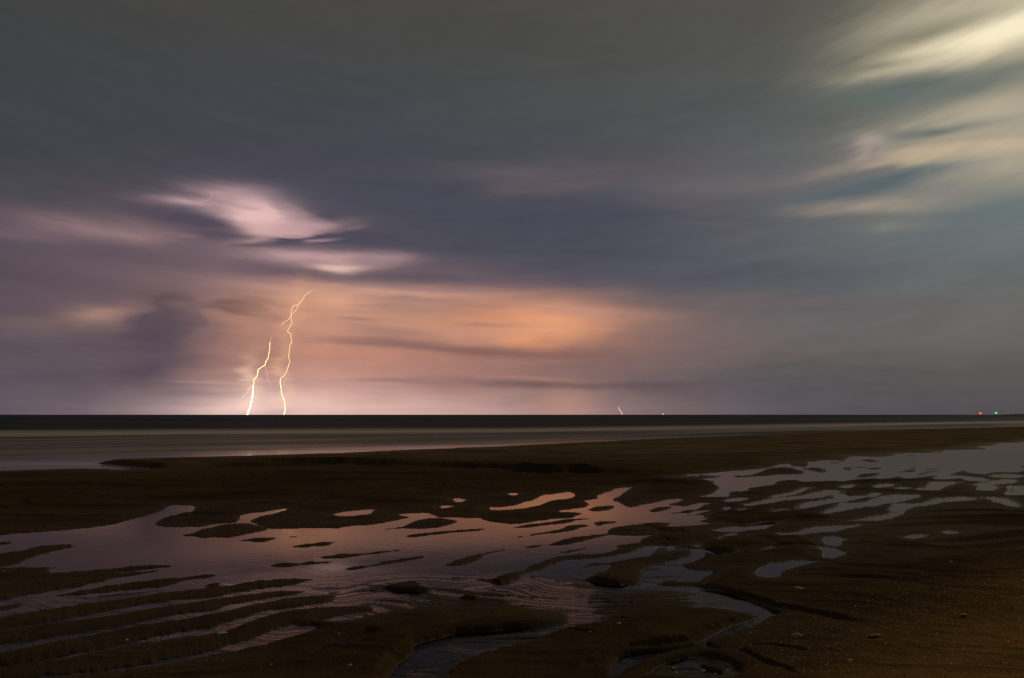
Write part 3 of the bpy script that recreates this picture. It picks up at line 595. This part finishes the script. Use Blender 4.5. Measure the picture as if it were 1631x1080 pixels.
tag(me_o, 'still shallow tidal pools mirroring the stormy sky between sand ripples', kind='structure')

# sea with long-exposure surf
m_sea, gm = mat('sea_water')
geo = gm.nt.nodes.new('ShaderNodeNewGeometry'); POS = geo.outputs['Position']; X, Y, Z = gm.sep(POS)
t = gm.m('MULTIPLY', gm.m('SUBTRACT', gm.m('MULTIPLY_ADD', X, -0.72, Y), 27.9), 0.81)        # metres seaward of the waterline
wob = gm.noise(gm.xyz(gm.m('MULTIPLY', X, 0.012), gm.m('MULTIPLY', Y, 0.012), 0.0), 1.0, 3)
tb = gm.m('SUBTRACT', gm.m('SUBTRACT', gm.m('MULTIPLY_ADD', X, -0.25, Y), 60.0), gm.m('MULTIPLY', gm.m('MAXIMUM', X, 0.0), 0.5))   # from the breaker line
tb = gm.m('MULTIPLY_ADD', gm.m('SUBTRACT', wob, 0.5), 12.0, tb)
# along-shore / off-shore streaks
al = gm.m('MULTIPLY', gm.m('MULTIPLY_ADD', X, 1.0, gm.m('MULTIPLY', Y, 0.72)), 0.02)
st = gm.noise(gm.xyz(al, gm.m('MULTIPLY', t, 0.22), 0.0), 1.0, 5, 0.6)
st2 = gm.noise(gm.xyz(gm.m('MULTIPLY', X, 0.05), gm.m('MULTIPLY', Y, 0.5), 3.0), 1.0, 4, 0.6)
b1 = gm.m('MULTIPLY', gm.mr(tb, -14, -3, 0, 1, True), gm.mr(tb, -3, 16, 1, 0, True))            # breaker line
b2 = gm.m('MULTIPLY', gm.mr(t, 0, 3, 0.22, 0.58), gm.mr(tb, -8, 3, 1, 0, True))               # spread surf mist
foam = gm.m('ADD', gm.m('MULTIPLY', b1, gm.mr(st, 0.25, 0.7, 0.50, 0.95)), gm.m('MULTIPLY', b2, gm.mr(st, 0.38, 0.60, 0.10, 1.0)), clamp=True)
slick = gm.noise(gm.xyz(gm.m('MULTIPLY', X, 0.004), gm.m('MULTIPLY', Y, 0.03), 7.0), 1.0, 5, 0.65)
dsh = gm.nt.nodes.new('ShaderNodeBsdfDiffuse'); gm.put(dsh.inputs['Color'], gm.mix(foam, (0.034, 0.040, 0.048), (0.54, 0.44, 0.335)))
gls = gm.nt.nodes.new('ShaderNodeBsdfGlossy'); gm.put(gls.inputs['Roughness'], gm.mr(t, 0, 14, 0.12, 0.42)); gls.inputs['Color'].default_value = (1, 1, 1, 1)
calm = gm.mr(t, 0.0, 5.0, 0.34, 0.055, True)
fac = gm.m('MULTIPLY', gm.m('ADD', calm, gm.m('MULTIPLY', gm.mr(tb, 0, 8, 1, 0), 0.02)), gm.mr(st2, 0.3, 0.7, 0.5, 1.5))
fac = gm.m('MULTIPLY', fac, gm.mr(slick, 0.3, 0.7, 0.5, 1.7))
ms = gm.nt.nodes.new('ShaderNodeMixShader'); gm.L.new(fac, ms.inputs[0]); gm.L.new(dsh.outputs[0], ms.inputs[1]); gm.L.new(gls.outputs[0], ms.inputs[2])
nbs = bump(gm, st2, 0.10, 0.25); gm.L.new(nbs, gls.inputs['Normal'])
out(gm, ms.outputs[0])
sv = [(x, y, -0.002) for x, y in seam] + [(40000.0, 12000.0, -0.002), (40000.0, 60000.0, -0.002), (-40000.0, 60000.0, -0.002), (-40000.0, 300.0, -0.002)]
tag(mesh_obj('sea', sv, [list(range(len(sv)))], m_sea), 'dark open sea with a pale band of blurred surf running to the horizon', kind='structure')
for nm in ('sea', 'tidal_pool_water'):
    me = bpy.data.objects[nm].data
    bm = bmesh.new(); bm.from_mesh(me); bmesh.ops.triangulate(bm, faces=bm.faces[:])
    for f_ in bm.faces:
        if f_.normal.z < 0: f_.normal_flip()
    bm.to_mesh(me); bm.free()

# ------------------------------------------------------------------ lightning
def emis(name, c, s):
    m, gm_ = mat(name); e = gm_.nt.nodes.new('ShaderNodeEmission'); e.inputs[0].default_value = (*c, 1); e.inputs[1].default_value = s; out(gm_, e.outputs[0]); return m
m_core = emis('lightning_white', (1.0, 0.72, 0.36), 2.2)
m_arm = emis('lightning_gold', (1.0, 0.70, 0.38), 1.45)
m_faint = emis('lightning_faint', (1.0, 0.68, 0.46), 1.05)
BZ = crop(4.5, 340, 440)
def tube(name, pts, r0, r1, m, parent, dist, jitter=0.35, smooth_r=None):
    P_ = []
    for i in range(len(pts) - 1):                        # crooked refinement of the traced channel
        (x0, y0), (x1, y1) = pts[i], pts[i + 1]; L = math.hypot(x1 - x0, y1 - y0); n = max(1, int(L / 2.2))
        for k_ in range(n):
            u = k_ / n; j = 0 if k_ == 0 else jitter
            P_.append((x0 + (x1 - x0) * u + random.uniform(-j, j), y0 + (y1 - y0) * u + random.uniform(-j, j) * 0.5))
    P_.append(pts[-1])
    dd = 0.0; W3 = []
    for p in P_:
        dd += random.uniform(-6, 6); W3.append(far_point(p[0], p[1], dist + dd))
    vs, fs = [], []; N = 6
    for i, p in enumerate(W3):
        a = W3[max(i - 1, 0)]; b = W3[min(i + 1, len(W3) - 1)]; tdir = (b - a).normalized()
        u = tdir.cross(Vector((0, 1, 0))).normalized(); w = tdir.cross(u)
        f_ = i / (len(W3) - 1); r = 0.62 * (r0 + (r1 - r0) * f_) * dist / F * random.uniform(0.85, 1.15)
        if smooth_r and i in (0,): r *= 0.4
        for k_ in range(N): vs.append(p + (u * math.cos(k_ * 2 * math.pi / N) + w * math.sin(k_ * 2 * math.pi / N)) * r)
    for i in range(len(W3) - 1):
        for k_ in range(N): fs.append((i * N + k_, i * N + (k_ + 1) % N, (i + 1) * N + (k_ + 1) % N, (i + 1) * N + k_))
    fs.append(tuple(range(N))[::-1]); fs.append(tuple((len(W3) - 1) * N + k_ for k_ in range(N)))
    if parent is not None: vs = [v - parent.location for v in vs]
    return mesh_obj(name, vs, fs, m, parent)
def bolt(dist, foot, label, cat='lightning bolt', group=None):
    e = link(bpy.data.objects.new('lightning_bolt', None)); e.location = far_point(foot[0], foot[1], dist); e.location.z = 0
    return tag(e, label, cat, group)
DB = 5200.0
b1_ = bolt(DB, (394, 660), 'thick white left lightning bolt striking the sea, bright at its foot, with short side branches')
tube('main_channel', BZ((404,475),(404,520),(397,560),(390,590),(375,615),(370,637),(320,668),(315,710),(290,745),(285,790)), 0.62, 1.05, m_core, b1_, DB)
tube('lower_channel', BZ((285,790),(280,860),(275,890),(265,930),(243,992)), 1.05, 1.75, emis('lightning_hot', (1.0, 0.84, 0.58), 3.6), b1_, DB)
tube('branch', BZ((370,640),(380,680),(390,710),(383,735),(400,755),(412,790)), 0.42, 0.25, m_faint, b1_, DB)
tube('branch', BZ((278,775),(250,815),(238,840),(205,868)), 0.45, 0.3, m_arm, b1_, DB)
tube('branch', BZ((277,845),(273,858),(264,866)), 0.5, 0.35, m_arm, b1_, DB)
tube('branch', BZ((286,878),(297,900),(312,922)), 0.3, 0.22, m_faint, b1_, DB)
tube('branch', BZ((418,430),(410,452),(405,475)), 0.25, 0.45, m_faint, b1_, DB)
DB2 = 5600.0
b2_ = bolt(DB2, (452, 660), 'tall thin right lightning bolt that leans and forks near its top')
tube('main_channel', BZ((622,188),(600,208),(575,210),(562,235),(556,270),(558,300),(563,335),(540,375),(530,395),(556,415),(555,445),(562,470),(548,500),(545,530),(538,575),(548,612),(535,650),(520,690),(510,710),(482,732)), 0.55, 0.8, emis('lightning_amber', (1.0, 0.66, 0.30), 1.5), b2_, DB2)
tube('lower_channel', BZ((482,732),(478,760),(485,800),(490,850),(508,890),(512,930),(514,960),(505,992)), 0.85, 1.25, m_core, b2_, DB2)
tube('branch', BZ((703,98),(690,115),(665,128),(650,145),(640,165),(622,188)), 0.3, 0.6, m_arm, b2_, DB2)
tube('branch', BZ((610,205),(590,245),(556,280),(540,310),(505,330),(487,350)), 0.45, 0.45, m_arm, b2_, DB2)
tube('branch', BZ((596,150),(610,170),(622,188)), 0.22, 0.4, m_faint, b2_, DB2)
DB3 = 15000.0
b3_ = bolt(DB3, (991, 660), 'tiny hooked lightning bolt far right of the pair, low on the horizon')
tube('main_channel', PX((985.3,648.5),(986,651.5),(988.5,655),(990.4,657.5),(990.8,660.3)), 0.5, 0.6, m_arm, b3_, DB3, 0.1)
DB4 = 9000.0
b4_ = bolt(DB4, (336, 320), 'faint hair of lightning inside the pink lit cloud'); b4_.location = far_point(336, 318, DB4)
m_hair = emis('lightning_hair', (1.0, 0.74, 0.62), 0.66)
tube('main_channel', PX((337.5,307),(337,312),(335,317),(329,320),(318,322)), 0.4, 0.2, m_hair, b4_, DB4, 0.3)
b5_ = bolt(DB4, (548, 430), 'faint short lightning thread below the lower pink cloud'); b5_.location = far_point(548, 425, DB4)
tube('main_channel', PX((539,407),(541,415),(546,423),(553,430)), 0.2, 0.35, m_hair, b5_, DB4, 0.4)

# ------------------------------------------------------------------ harbour mouth: breakwater, beacons, far boat
def simple(name, c, r=0.7, metal=0.0, nscale=8.0):
    m, gm_ = mat(name); tcn = gm_.nt.nodes.new('ShaderNodeTexCoord')
    n = gm_.noise(tcn.outputs['Object'], nscale, 4)
    cc = gm_.mix(gm_.mr(n, 0.3, 0.7), tuple(v * 0.7 for v in c), tuple(min(1, v * 1.25) for v in c))
    p = princ(gm_, Base_Color=cc, Roughness=r, Metallic=metal, Normal=bump(gm_, n, 0.01, 0.4)); out(gm_, p.outputs[0]); return m
m_rock = simple('breakwater_rock', (0.10, 0.095, 0.09), 0.9, 0, 0.3)
m_steel = simple('painted_steel', (0.18, 0.18, 0.18), 0.5)
m_hull = simple('boat_hull_paint', (0.30, 0.30, 0.30), 0.4)
JD = 1500.0
p0 = far_point(1594, 660.5, JD); p1 = far_point(1760, 660.5, JD)
jr = link(bpy.data.objects.new('breakwater', None)); jr.location = (p0.x, JD, 0)
tag(jr, 'low dark rock breakwater on the horizon at the far right, beside the green light', 'breakwater')
mound, mf = [], []; nseg = 60; Lj = p1.x - p0.x
for i in range(nseg + 1):
    u = i / nseg; tp = min(1, u * 5 + 0.15); hh = (1.9 + 0.5 * random.random()) * tp; ww = 7 * tp
    yy = u * 60
    for (wy_, wz_) in ((-ww, -0.5), (-ww * 0.4, hh * 0.8), (-ww * 0.2, hh), (ww * 0.2, hh * random.uniform(0.85, 1)), (ww * 0.5, hh * 0.7), (ww, -0.5)):
        mound.append((u * Lj, yy + wy_, wz_))
for i in range(nseg):
    for k_ in range(5): mf.append((i * 6 + k_, i * 6 + k_ + 1, (i + 1) * 6 + k_ + 1, (i + 1) * 6 + k_))
mesh_obj('rubble_core', mound, mf, m_rock, jr)
bm = bmesh.new()
for i in range(420):
    u = random.random(); tp = min(1, u * 5 + 0.2); s = random.uniform(0.5, 1.3)
    M = Matrix.Translation((u * Lj, u * 60 + random.uniform(-6, 3) * tp, random.uniform(0.0, 2.3) * tp)) @ Matrix.Rotation(random.uniform(0, 3), 4, Vector((random.random(), random.random(), 1)).normalized()) @ Matrix.Diagonal((s * 1.2, s, s * 0.7, 1))
    bmesh.ops.create_icosphere(bm, subdivisions=1, radius=1.0, matrix=M)
mer = bpy.data.meshes.new('armour_rock'); bm.to_mesh(mer); bm.free(); mer.materials.append(m_rock)
ar = link(bpy.data.objects.new('armour_rock', mer)); ar.parent = jr; tag(ar, kind='stuff')

def cyl(name, z0, z1, r0, r1, m, parent, n=12, xo=0, yo=0):
    vs = []; fs = []
    for k_ in range(n):
        a = k_ * 2 * math.pi / n; vs += [(xo + r0 * math.cos(a), yo + r0 * math.sin(a), z0), (xo + r1 * math.cos(a), yo + r1 * math.sin(a), z1)]
    for k_ in range(n): j = (k_ + 1) % n; fs.append((2 * k_, 2 * j, 2 * j + 1, 2 * k_ + 1))
    fs.append(tuple(2 * k_ for k_ in range(n))[::-1]); fs.append(tuple(2 * k_ + 1 for k_ in range(n)))
    return mesh_obj(name, vs, fs, m, parent)
def beacon(px, py, dist, c, s, label, col_name):
    top = far_point(px, py, dist)
    e = link(bpy.data.objects.new('channel_beacon', None)); e.location = (top.x, dist, 0); hz = top.z
    tag(e, label, 'beacon', 'lit channel beacons off the breakwater')
    mp = simple('beacon_paint_' + col_name, tuple(0.15 + 0.2 * v for v in c), 0.5)
    cyl('pile', -3, hz - 1.9, 0.35, 0.30, m_steel, e)
    cyl('platform', hz - 1.9, hz - 1.7, 0.9, 0.9, m_steel, e)
    cyl('lantern_post', hz - 1.7, hz - 1.3, 0.25, 0.2, mp, e)
    bm_ = bmesh.new(); bmesh.ops.create_uvsphere(bm_, u_segments=16, v_segments=10, radius=1.45)
    for v in bm_.verts: v.co.z = v.co.z * 0.95 + hz
    ml = bpy.data.meshes.new('lamp'); bm_.to_mesh(ml); bm_.free(); ml.materials.append(emis('lamp_' + col_name, c, s))
    lo = link(bpy.data.objects.new('lamp', ml)); lo.parent = e
beacon(1561.5, 658.4, 1150.0, (1.0, 0.055, 0.01), 3.0, 'red light beacon just above the horizon, left of the green one', 'red')
beacon(1586.5, 657.7, 1150.0, (0.10, 1.0, 0.32), 1.3, 'green light beacon near the tip of the dark breakwater', 'green')
# far boat
BD = 2600.0; bp = far_point(1056.5, 660, BD)
be = link(bpy.data.objects.new('fishing_boat', None)); be.location = (bp.x, BD, 0)
tag(be, 'distant fishing boat on the horizon showing one warm white light', 'boat')
hv, hf = [], []
st_ = [(-4.5, 1.2, 0.9), (-2, 1.6, 0.9), (1.5, 1.6, 1.0), (3.6, 1.0, 1.25), (4.8, 0.05, 1.6)]
for (x_, w_, z_) in st_: hv += [(x_, -w_, z_), (x_, -w_ * 0.7, -0.3), (x_, w_ * 0.7, -0.3), (x_, w_, z_)]
for i in range(4):
    for k_ in range(3): hf.append((i * 4 + k_, (i + 1) * 4 + k_, (i + 1) * 4 + k_ + 1, i * 4 + k_ + 1))
    hf.append((i * 4 + 3, (i + 1) * 4 + 3, (i + 1) * 4, i * 4))
hf.append((0, 1, 2, 3)); mesh_obj('hull', hv, hf, m_hull, be)
cyl('wheelhouse', 0.9, 2.6, 1.1, 0.95, m_hull, be, 4, 1.2)
cyl('mast', 1.0, 3.6, 0.08, 0.05, m_steel, be, 6, -0.5)
bm_ = bmesh.new(); bmesh.ops.create_uvsphere(bm_, u_segments=12, v_segments=8, radius=1.9)
for v in bm_.verts: v.co.z += 3.9; v.co.x -= 0.5
ml = bpy.data.meshes.new('deck_light'); bm_.to_mesh(ml); bm_.free(); ml.materials.append(emis('deck_lamp', (1.0, 0.8, 0.5), 1.3))
lo = link(bpy.data.objects.new('deck_light', ml)); lo.parent = be

# ------------------------------------------------------------------ shells
def shell_mat(name, c, c2):
    m, gm_ = mat(name); tcn = gm_.nt.nodes.new('ShaderNodeTexCoord')
    n = gm_.noise(tcn.outputs['Object'], 60.0, 3)
    p = princ(gm_, Base_Color=gm_.mix(gm_.mr(n, 0.35, 0.65), c, c2), Roughness=0.7, Specular_IOR_Level=0.12, Normal=bump(gm_, n, 0.001, 0.6)); out(gm_, p.outputs[0]); return m
M_SH = dict(white=shell_mat('shell_white', (0.75, 0.68, 0.55), (0.45, 0.38, 0.28)), yellow=shell_mat('shell_yellow', (0.75, 0.46, 0.10), (0.4, 0.22, 0.05)),
            grey=shell_mat('shell_grey', (0.42, 0.38, 0.32), (0.2, 0.18, 0.15)), pink=shell_mat('shell_pink', (0.65, 0.38, 0.28), (0.35, 0.2, 0.14)), orange=shell_mat('shell_orange', (0.7, 0.34, 0.08), (0.3, 0.13, 0.04)))
def shell_mesh(kind, seed):
    rnd = random.Random(seed); vs, fs = [], []
    if kind == 'fan':                                    # ribbed half shell, hinge at the back
        nu, nv = 22, 7
        for j in range(nv + 1):
            rr = j / nv
            for i in range(nu + 1):
                a = (i / nu - 0.5) * math.radians(210); rib = 1 + 0.045 * math.cos(i * math.pi)
                edge = 1 + (0.05 * rnd.uniform(-1, 1) if j == nv else 0)
                vs.append((rr * math.sin(a) * 0.5 * rib * edge, rr * math.cos(a) * 0.5 * rib * edge, 0.22 * math.sin(rr * math.pi * 0.75) * rib * math.cos(a * 0.6)))
    elif kind == 'clam':
        nu, nv = 20, 7
        for j in range(nv + 1):
            rr = j / nv
            for i in range(nu + 1):
                a = i / nu * 2 * math.pi
                e = rr * (1 + 0.02 * math.sin(j * 3))
                vs.append((0.5 * e * math.cos(a), 0.34 * e * math.sin(a) + 0.10 * (1 - rr), 0.20 * (1 - rr ** 2.2) + 0.004 * (j % 2)))
    else:                                                # broken piece, curved and jagged
        nu, nv = 12, 4; jag = [rnd.uniform(0.55, 1.0) for _ in range(nu)]; jag.append(jag[0])
        for j in range(nv + 1):
            rr = j / nv
            for i in range(nu + 1):
                a = i / nu * 2 * math.pi; e = rr * (1 + (jag[i] - 1) * rr)
                vs.append((0.5 * e * math.cos(a), 0.28 * e * math.sin(a), 0.14 * (1 - (e * math.cos(a - 0.4)) ** 2)))
    for j in range(nv):
        for i in range(nu):
            a = j * (nu + 1) + i; fs.append((a, a + 1, a + nu + 2, a + nu + 1))
    return vs, fs
SH = [ # px, py, width px, kind, colour, rotation, label
 (353,1011,16,'frag','white',0.2,'white shell sliver in the ridges at lower left, brightest of that side'),
 (7,911,5,'frag','white',0.9,'small pale shell at the left edge beside the pool'),
 (59,931,4,'frag','yellow',0.2,'tiny yellowish shell on the dark left sand bar'),
 (202,1020,4,'frag','white',0.2,'tiny pale shell on a dark ridge left of the white sliver'),
 (586,979,9,'frag','yellow',0.1,'yellow shell chip behind the tip of the stubby ridge'),
 (535,999,6,'frag','yellow',-0.2,'yellow shell chip lying in the flow between two ridges'),
 (433,1060,9,'frag','orange',0.5,'orange shell chip at the foot of the lower left ridge'),
 (557,1060,7,'clam','yellow',0.4,'golden shell on smooth sand at the bottom left of centre'),
 (540,1010,4,'frag','white',0.4,'pale speck of shell below the yellow chip in the flow'),
 (715,1078,9,'frag','yellow',0.1,'yellow shell at the bottom edge beside the rippled channel'),
 (986,994,9,'clam','yellow',0.5,'yellow shell by the small runnel right of centre'),
 (940,1007,4,'frag','white',0.4,'small white shell on sand left below the runnel shell'),
 (1272,939,17,'frag','orange',-0.1,'long orange shell fragment on the right flats above the dark bank'),
 (1515,896,8,'frag','pink',0.1,'pink shell chip near the right shell bank'),
 (1532,981,12,'fan','white',0.9,'white ribbed shell on the orange shell gravel at right'),
 (1268,1014,17,'clam','grey',-0.4,'grey clam shell on the flat sand below the dark bank'),
 (1390,1014,18,'fan','pink',0.4,'broad pink ribbed shell at the end of the dark bank'),
 (1188,1034,7,'clam','yellow',0.2,'yellow shell at the near edge of the right channel'),
 (1196,1008,5,'frag','yellow',0.2,'small golden shell chip in the fork of the right channel'),
 (1318,1031,8,'frag','orange',0.2,'orange shell chip right of the grey clam'),
 (1355,1053,9,'frag','yellow',0.1,'flat yellow shell chip in front of the pink ribbed shell'),
 (1073,1065,9,'frag','orange',0.7,'curled orange shell chip at the bottom right of centre'),
 (1120,1069,6,'clam','white',0.2,'round white shell near the bottom edge'),
 (1139,1074,5,'frag','white',0.9,'small white chip just right of the round white shell'),
 (1077,1072,4,'frag','white',0.3,'tiny white chip under the curled orange chip'),
 (1204,1061,5,'frag','yellow',0.3,'small yellow chip between the channel and the bottom edge'),
 (1316,1060,5,'frag','pink',0.4,'small pink chip near the bottom right shell gravel'),
 (1604,1024,8,'frag','orange',0.0,'orange chip in the gravel at the right edge'),
 (1512,1036,5,'frag','yellow',0.0,'yellow chip in the gravel below the white ribbed shell'),
 (1103,846,4,'frag','yellow',0.0,'tiny yellow chip on the far braided sand'),
]
shell_cache = {}
for i, (px_, py_, w_, kd, cl, rz, lab) in enumerate(SH):
    x_, y_ = ground(px_, py_); x_ = float(x_); y_ = float(y_); z_ = float(terrain(np.array([x_]), np.array([y_]))[0]); z_ = max(z_, -0.004)
    x_, y_ = ground(px_, py_, z_); x_ = float(x_); y_ = float(y_)
    size = max(w_, 5) * math.hypot(x_, y_) / F
    vs, fs = shell_mesh(kd, i)
    o = mesh_obj('seashell', [(a * size, b * size, c * size) for a, b, c in vs], fs, M_SH[cl], None, True)
    o.location = (x_, y_, z_ + 0.001); o.rotation_euler = (random.uniform(0.1, 0.35), random.uniform(-.25, .25), rz + (math.pi if kd == 'fan' else 0))
    so = o.modifiers.new('thickness', 'SOLIDIFY'); so.thickness = size * 0.05
    tag(o, lab, 'seashell', 'seashells scattered on the sand')

# gravel of crushed shell on the bank at lower right (nobody could count it)
def gravel(name, n, region, sizes, mats, label, seed):
    rs = np.random.RandomState(seed); xs, ys = region(n, rs); zs_ = terrain(xs, ys)
    vs, fs, mi = [], [], []
    for x_, y_, z_ in zip(xs, ys, zs_):
        s = rs.uniform(*sizes) * (0.6 + 1.6 * rs.rand() ** 4); a0 = rs.uniform(0, 6.28); kx, ky, kz = rs.uniform(.6, 1.2), rs.uniform(.4, .9), rs.uniform(.15, .45); b = len(vs); tl = rs.uniform(-.5, .5)
        for k_ in range(5):
            a = a0 + k_ * 1.2566 + rs.uniform(-.3, .3); r = s * rs.uniform(.7, 1.1)
            vs.append((x_ + r * kx * math.cos(a), y_ + r * ky * math.sin(a), z_ + s * tl * math.cos(a) * 0.5 - s * 0.05))
        vs.append((x_ + s * rs.uniform(-.2, .2), y_, z_ + s * kz)); 
        for k_ in range(5): fs.append((b + k_, b + (k_ + 1) % 5, b + 5)); 
        mi += [rs.choice(len(mats), p=[.36, .26, .05, .16, .17])] * 5
    o = mesh_obj(name, vs, fs); 
    for m in mats: o.data.materials.append(m)
    o.data.polygons.foreach_set('material_index', mi)
    return tag(o, label, 'shell gravel', None, 'stuff')
gm_list = [shell_mat('chip_brown', (0.62, 0.32, 0.09), (0.34, 0.17, 0.045)), shell_mat('chip_amber', (0.80, 0.46, 0.12), (0.50, 0.27, 0.07)), shell_mat('chip_pale', (0.70, 0.50, 0.28), (0.45, 0.30, 0.15)), shell_mat('chip_dark', (0.05, 0.035, 0.02), (0.03, 0.02, 0.012)), shell_mat('chip_rust', (0.75, 0.30, 0.07), (0.36, 0.15, 0.04))]  # chip colours raised to carry the warm lamplight on the bank
def reg_bank(n, rs):
    X_, Y_ = [], []
    while len(X_) < n:
        a = rs.uniform(1.2, 8.5); b = rs.uniform(2.6, 8.5)
        e = a - 1.14 * b + 2.9 + 0.35 * math.sin(b * 1.7) + 0.2 * math.sin(a * 5)
        pr = min(1, max(0, (e + 0.7) / 1.5)) ** 1.5 * min(1, max(0, (8.5 - b) / 2.5))
        if rs.rand() < pr and a < 0.80 * b + 0.6: X_.append(a); Y_.append(b)
    return np.array(X_), np.array(Y_)
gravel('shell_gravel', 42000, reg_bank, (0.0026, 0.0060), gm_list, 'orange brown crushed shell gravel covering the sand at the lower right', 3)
def reg_all(n, rs):
    b = 2.6 + 7 * rs.rand(n) ** 1.3; a = (rs.rand(n) * 2 - 1) * 0.85 * b
    ok = terrain(a, b) > 0.006; return a[ok], b[ok]
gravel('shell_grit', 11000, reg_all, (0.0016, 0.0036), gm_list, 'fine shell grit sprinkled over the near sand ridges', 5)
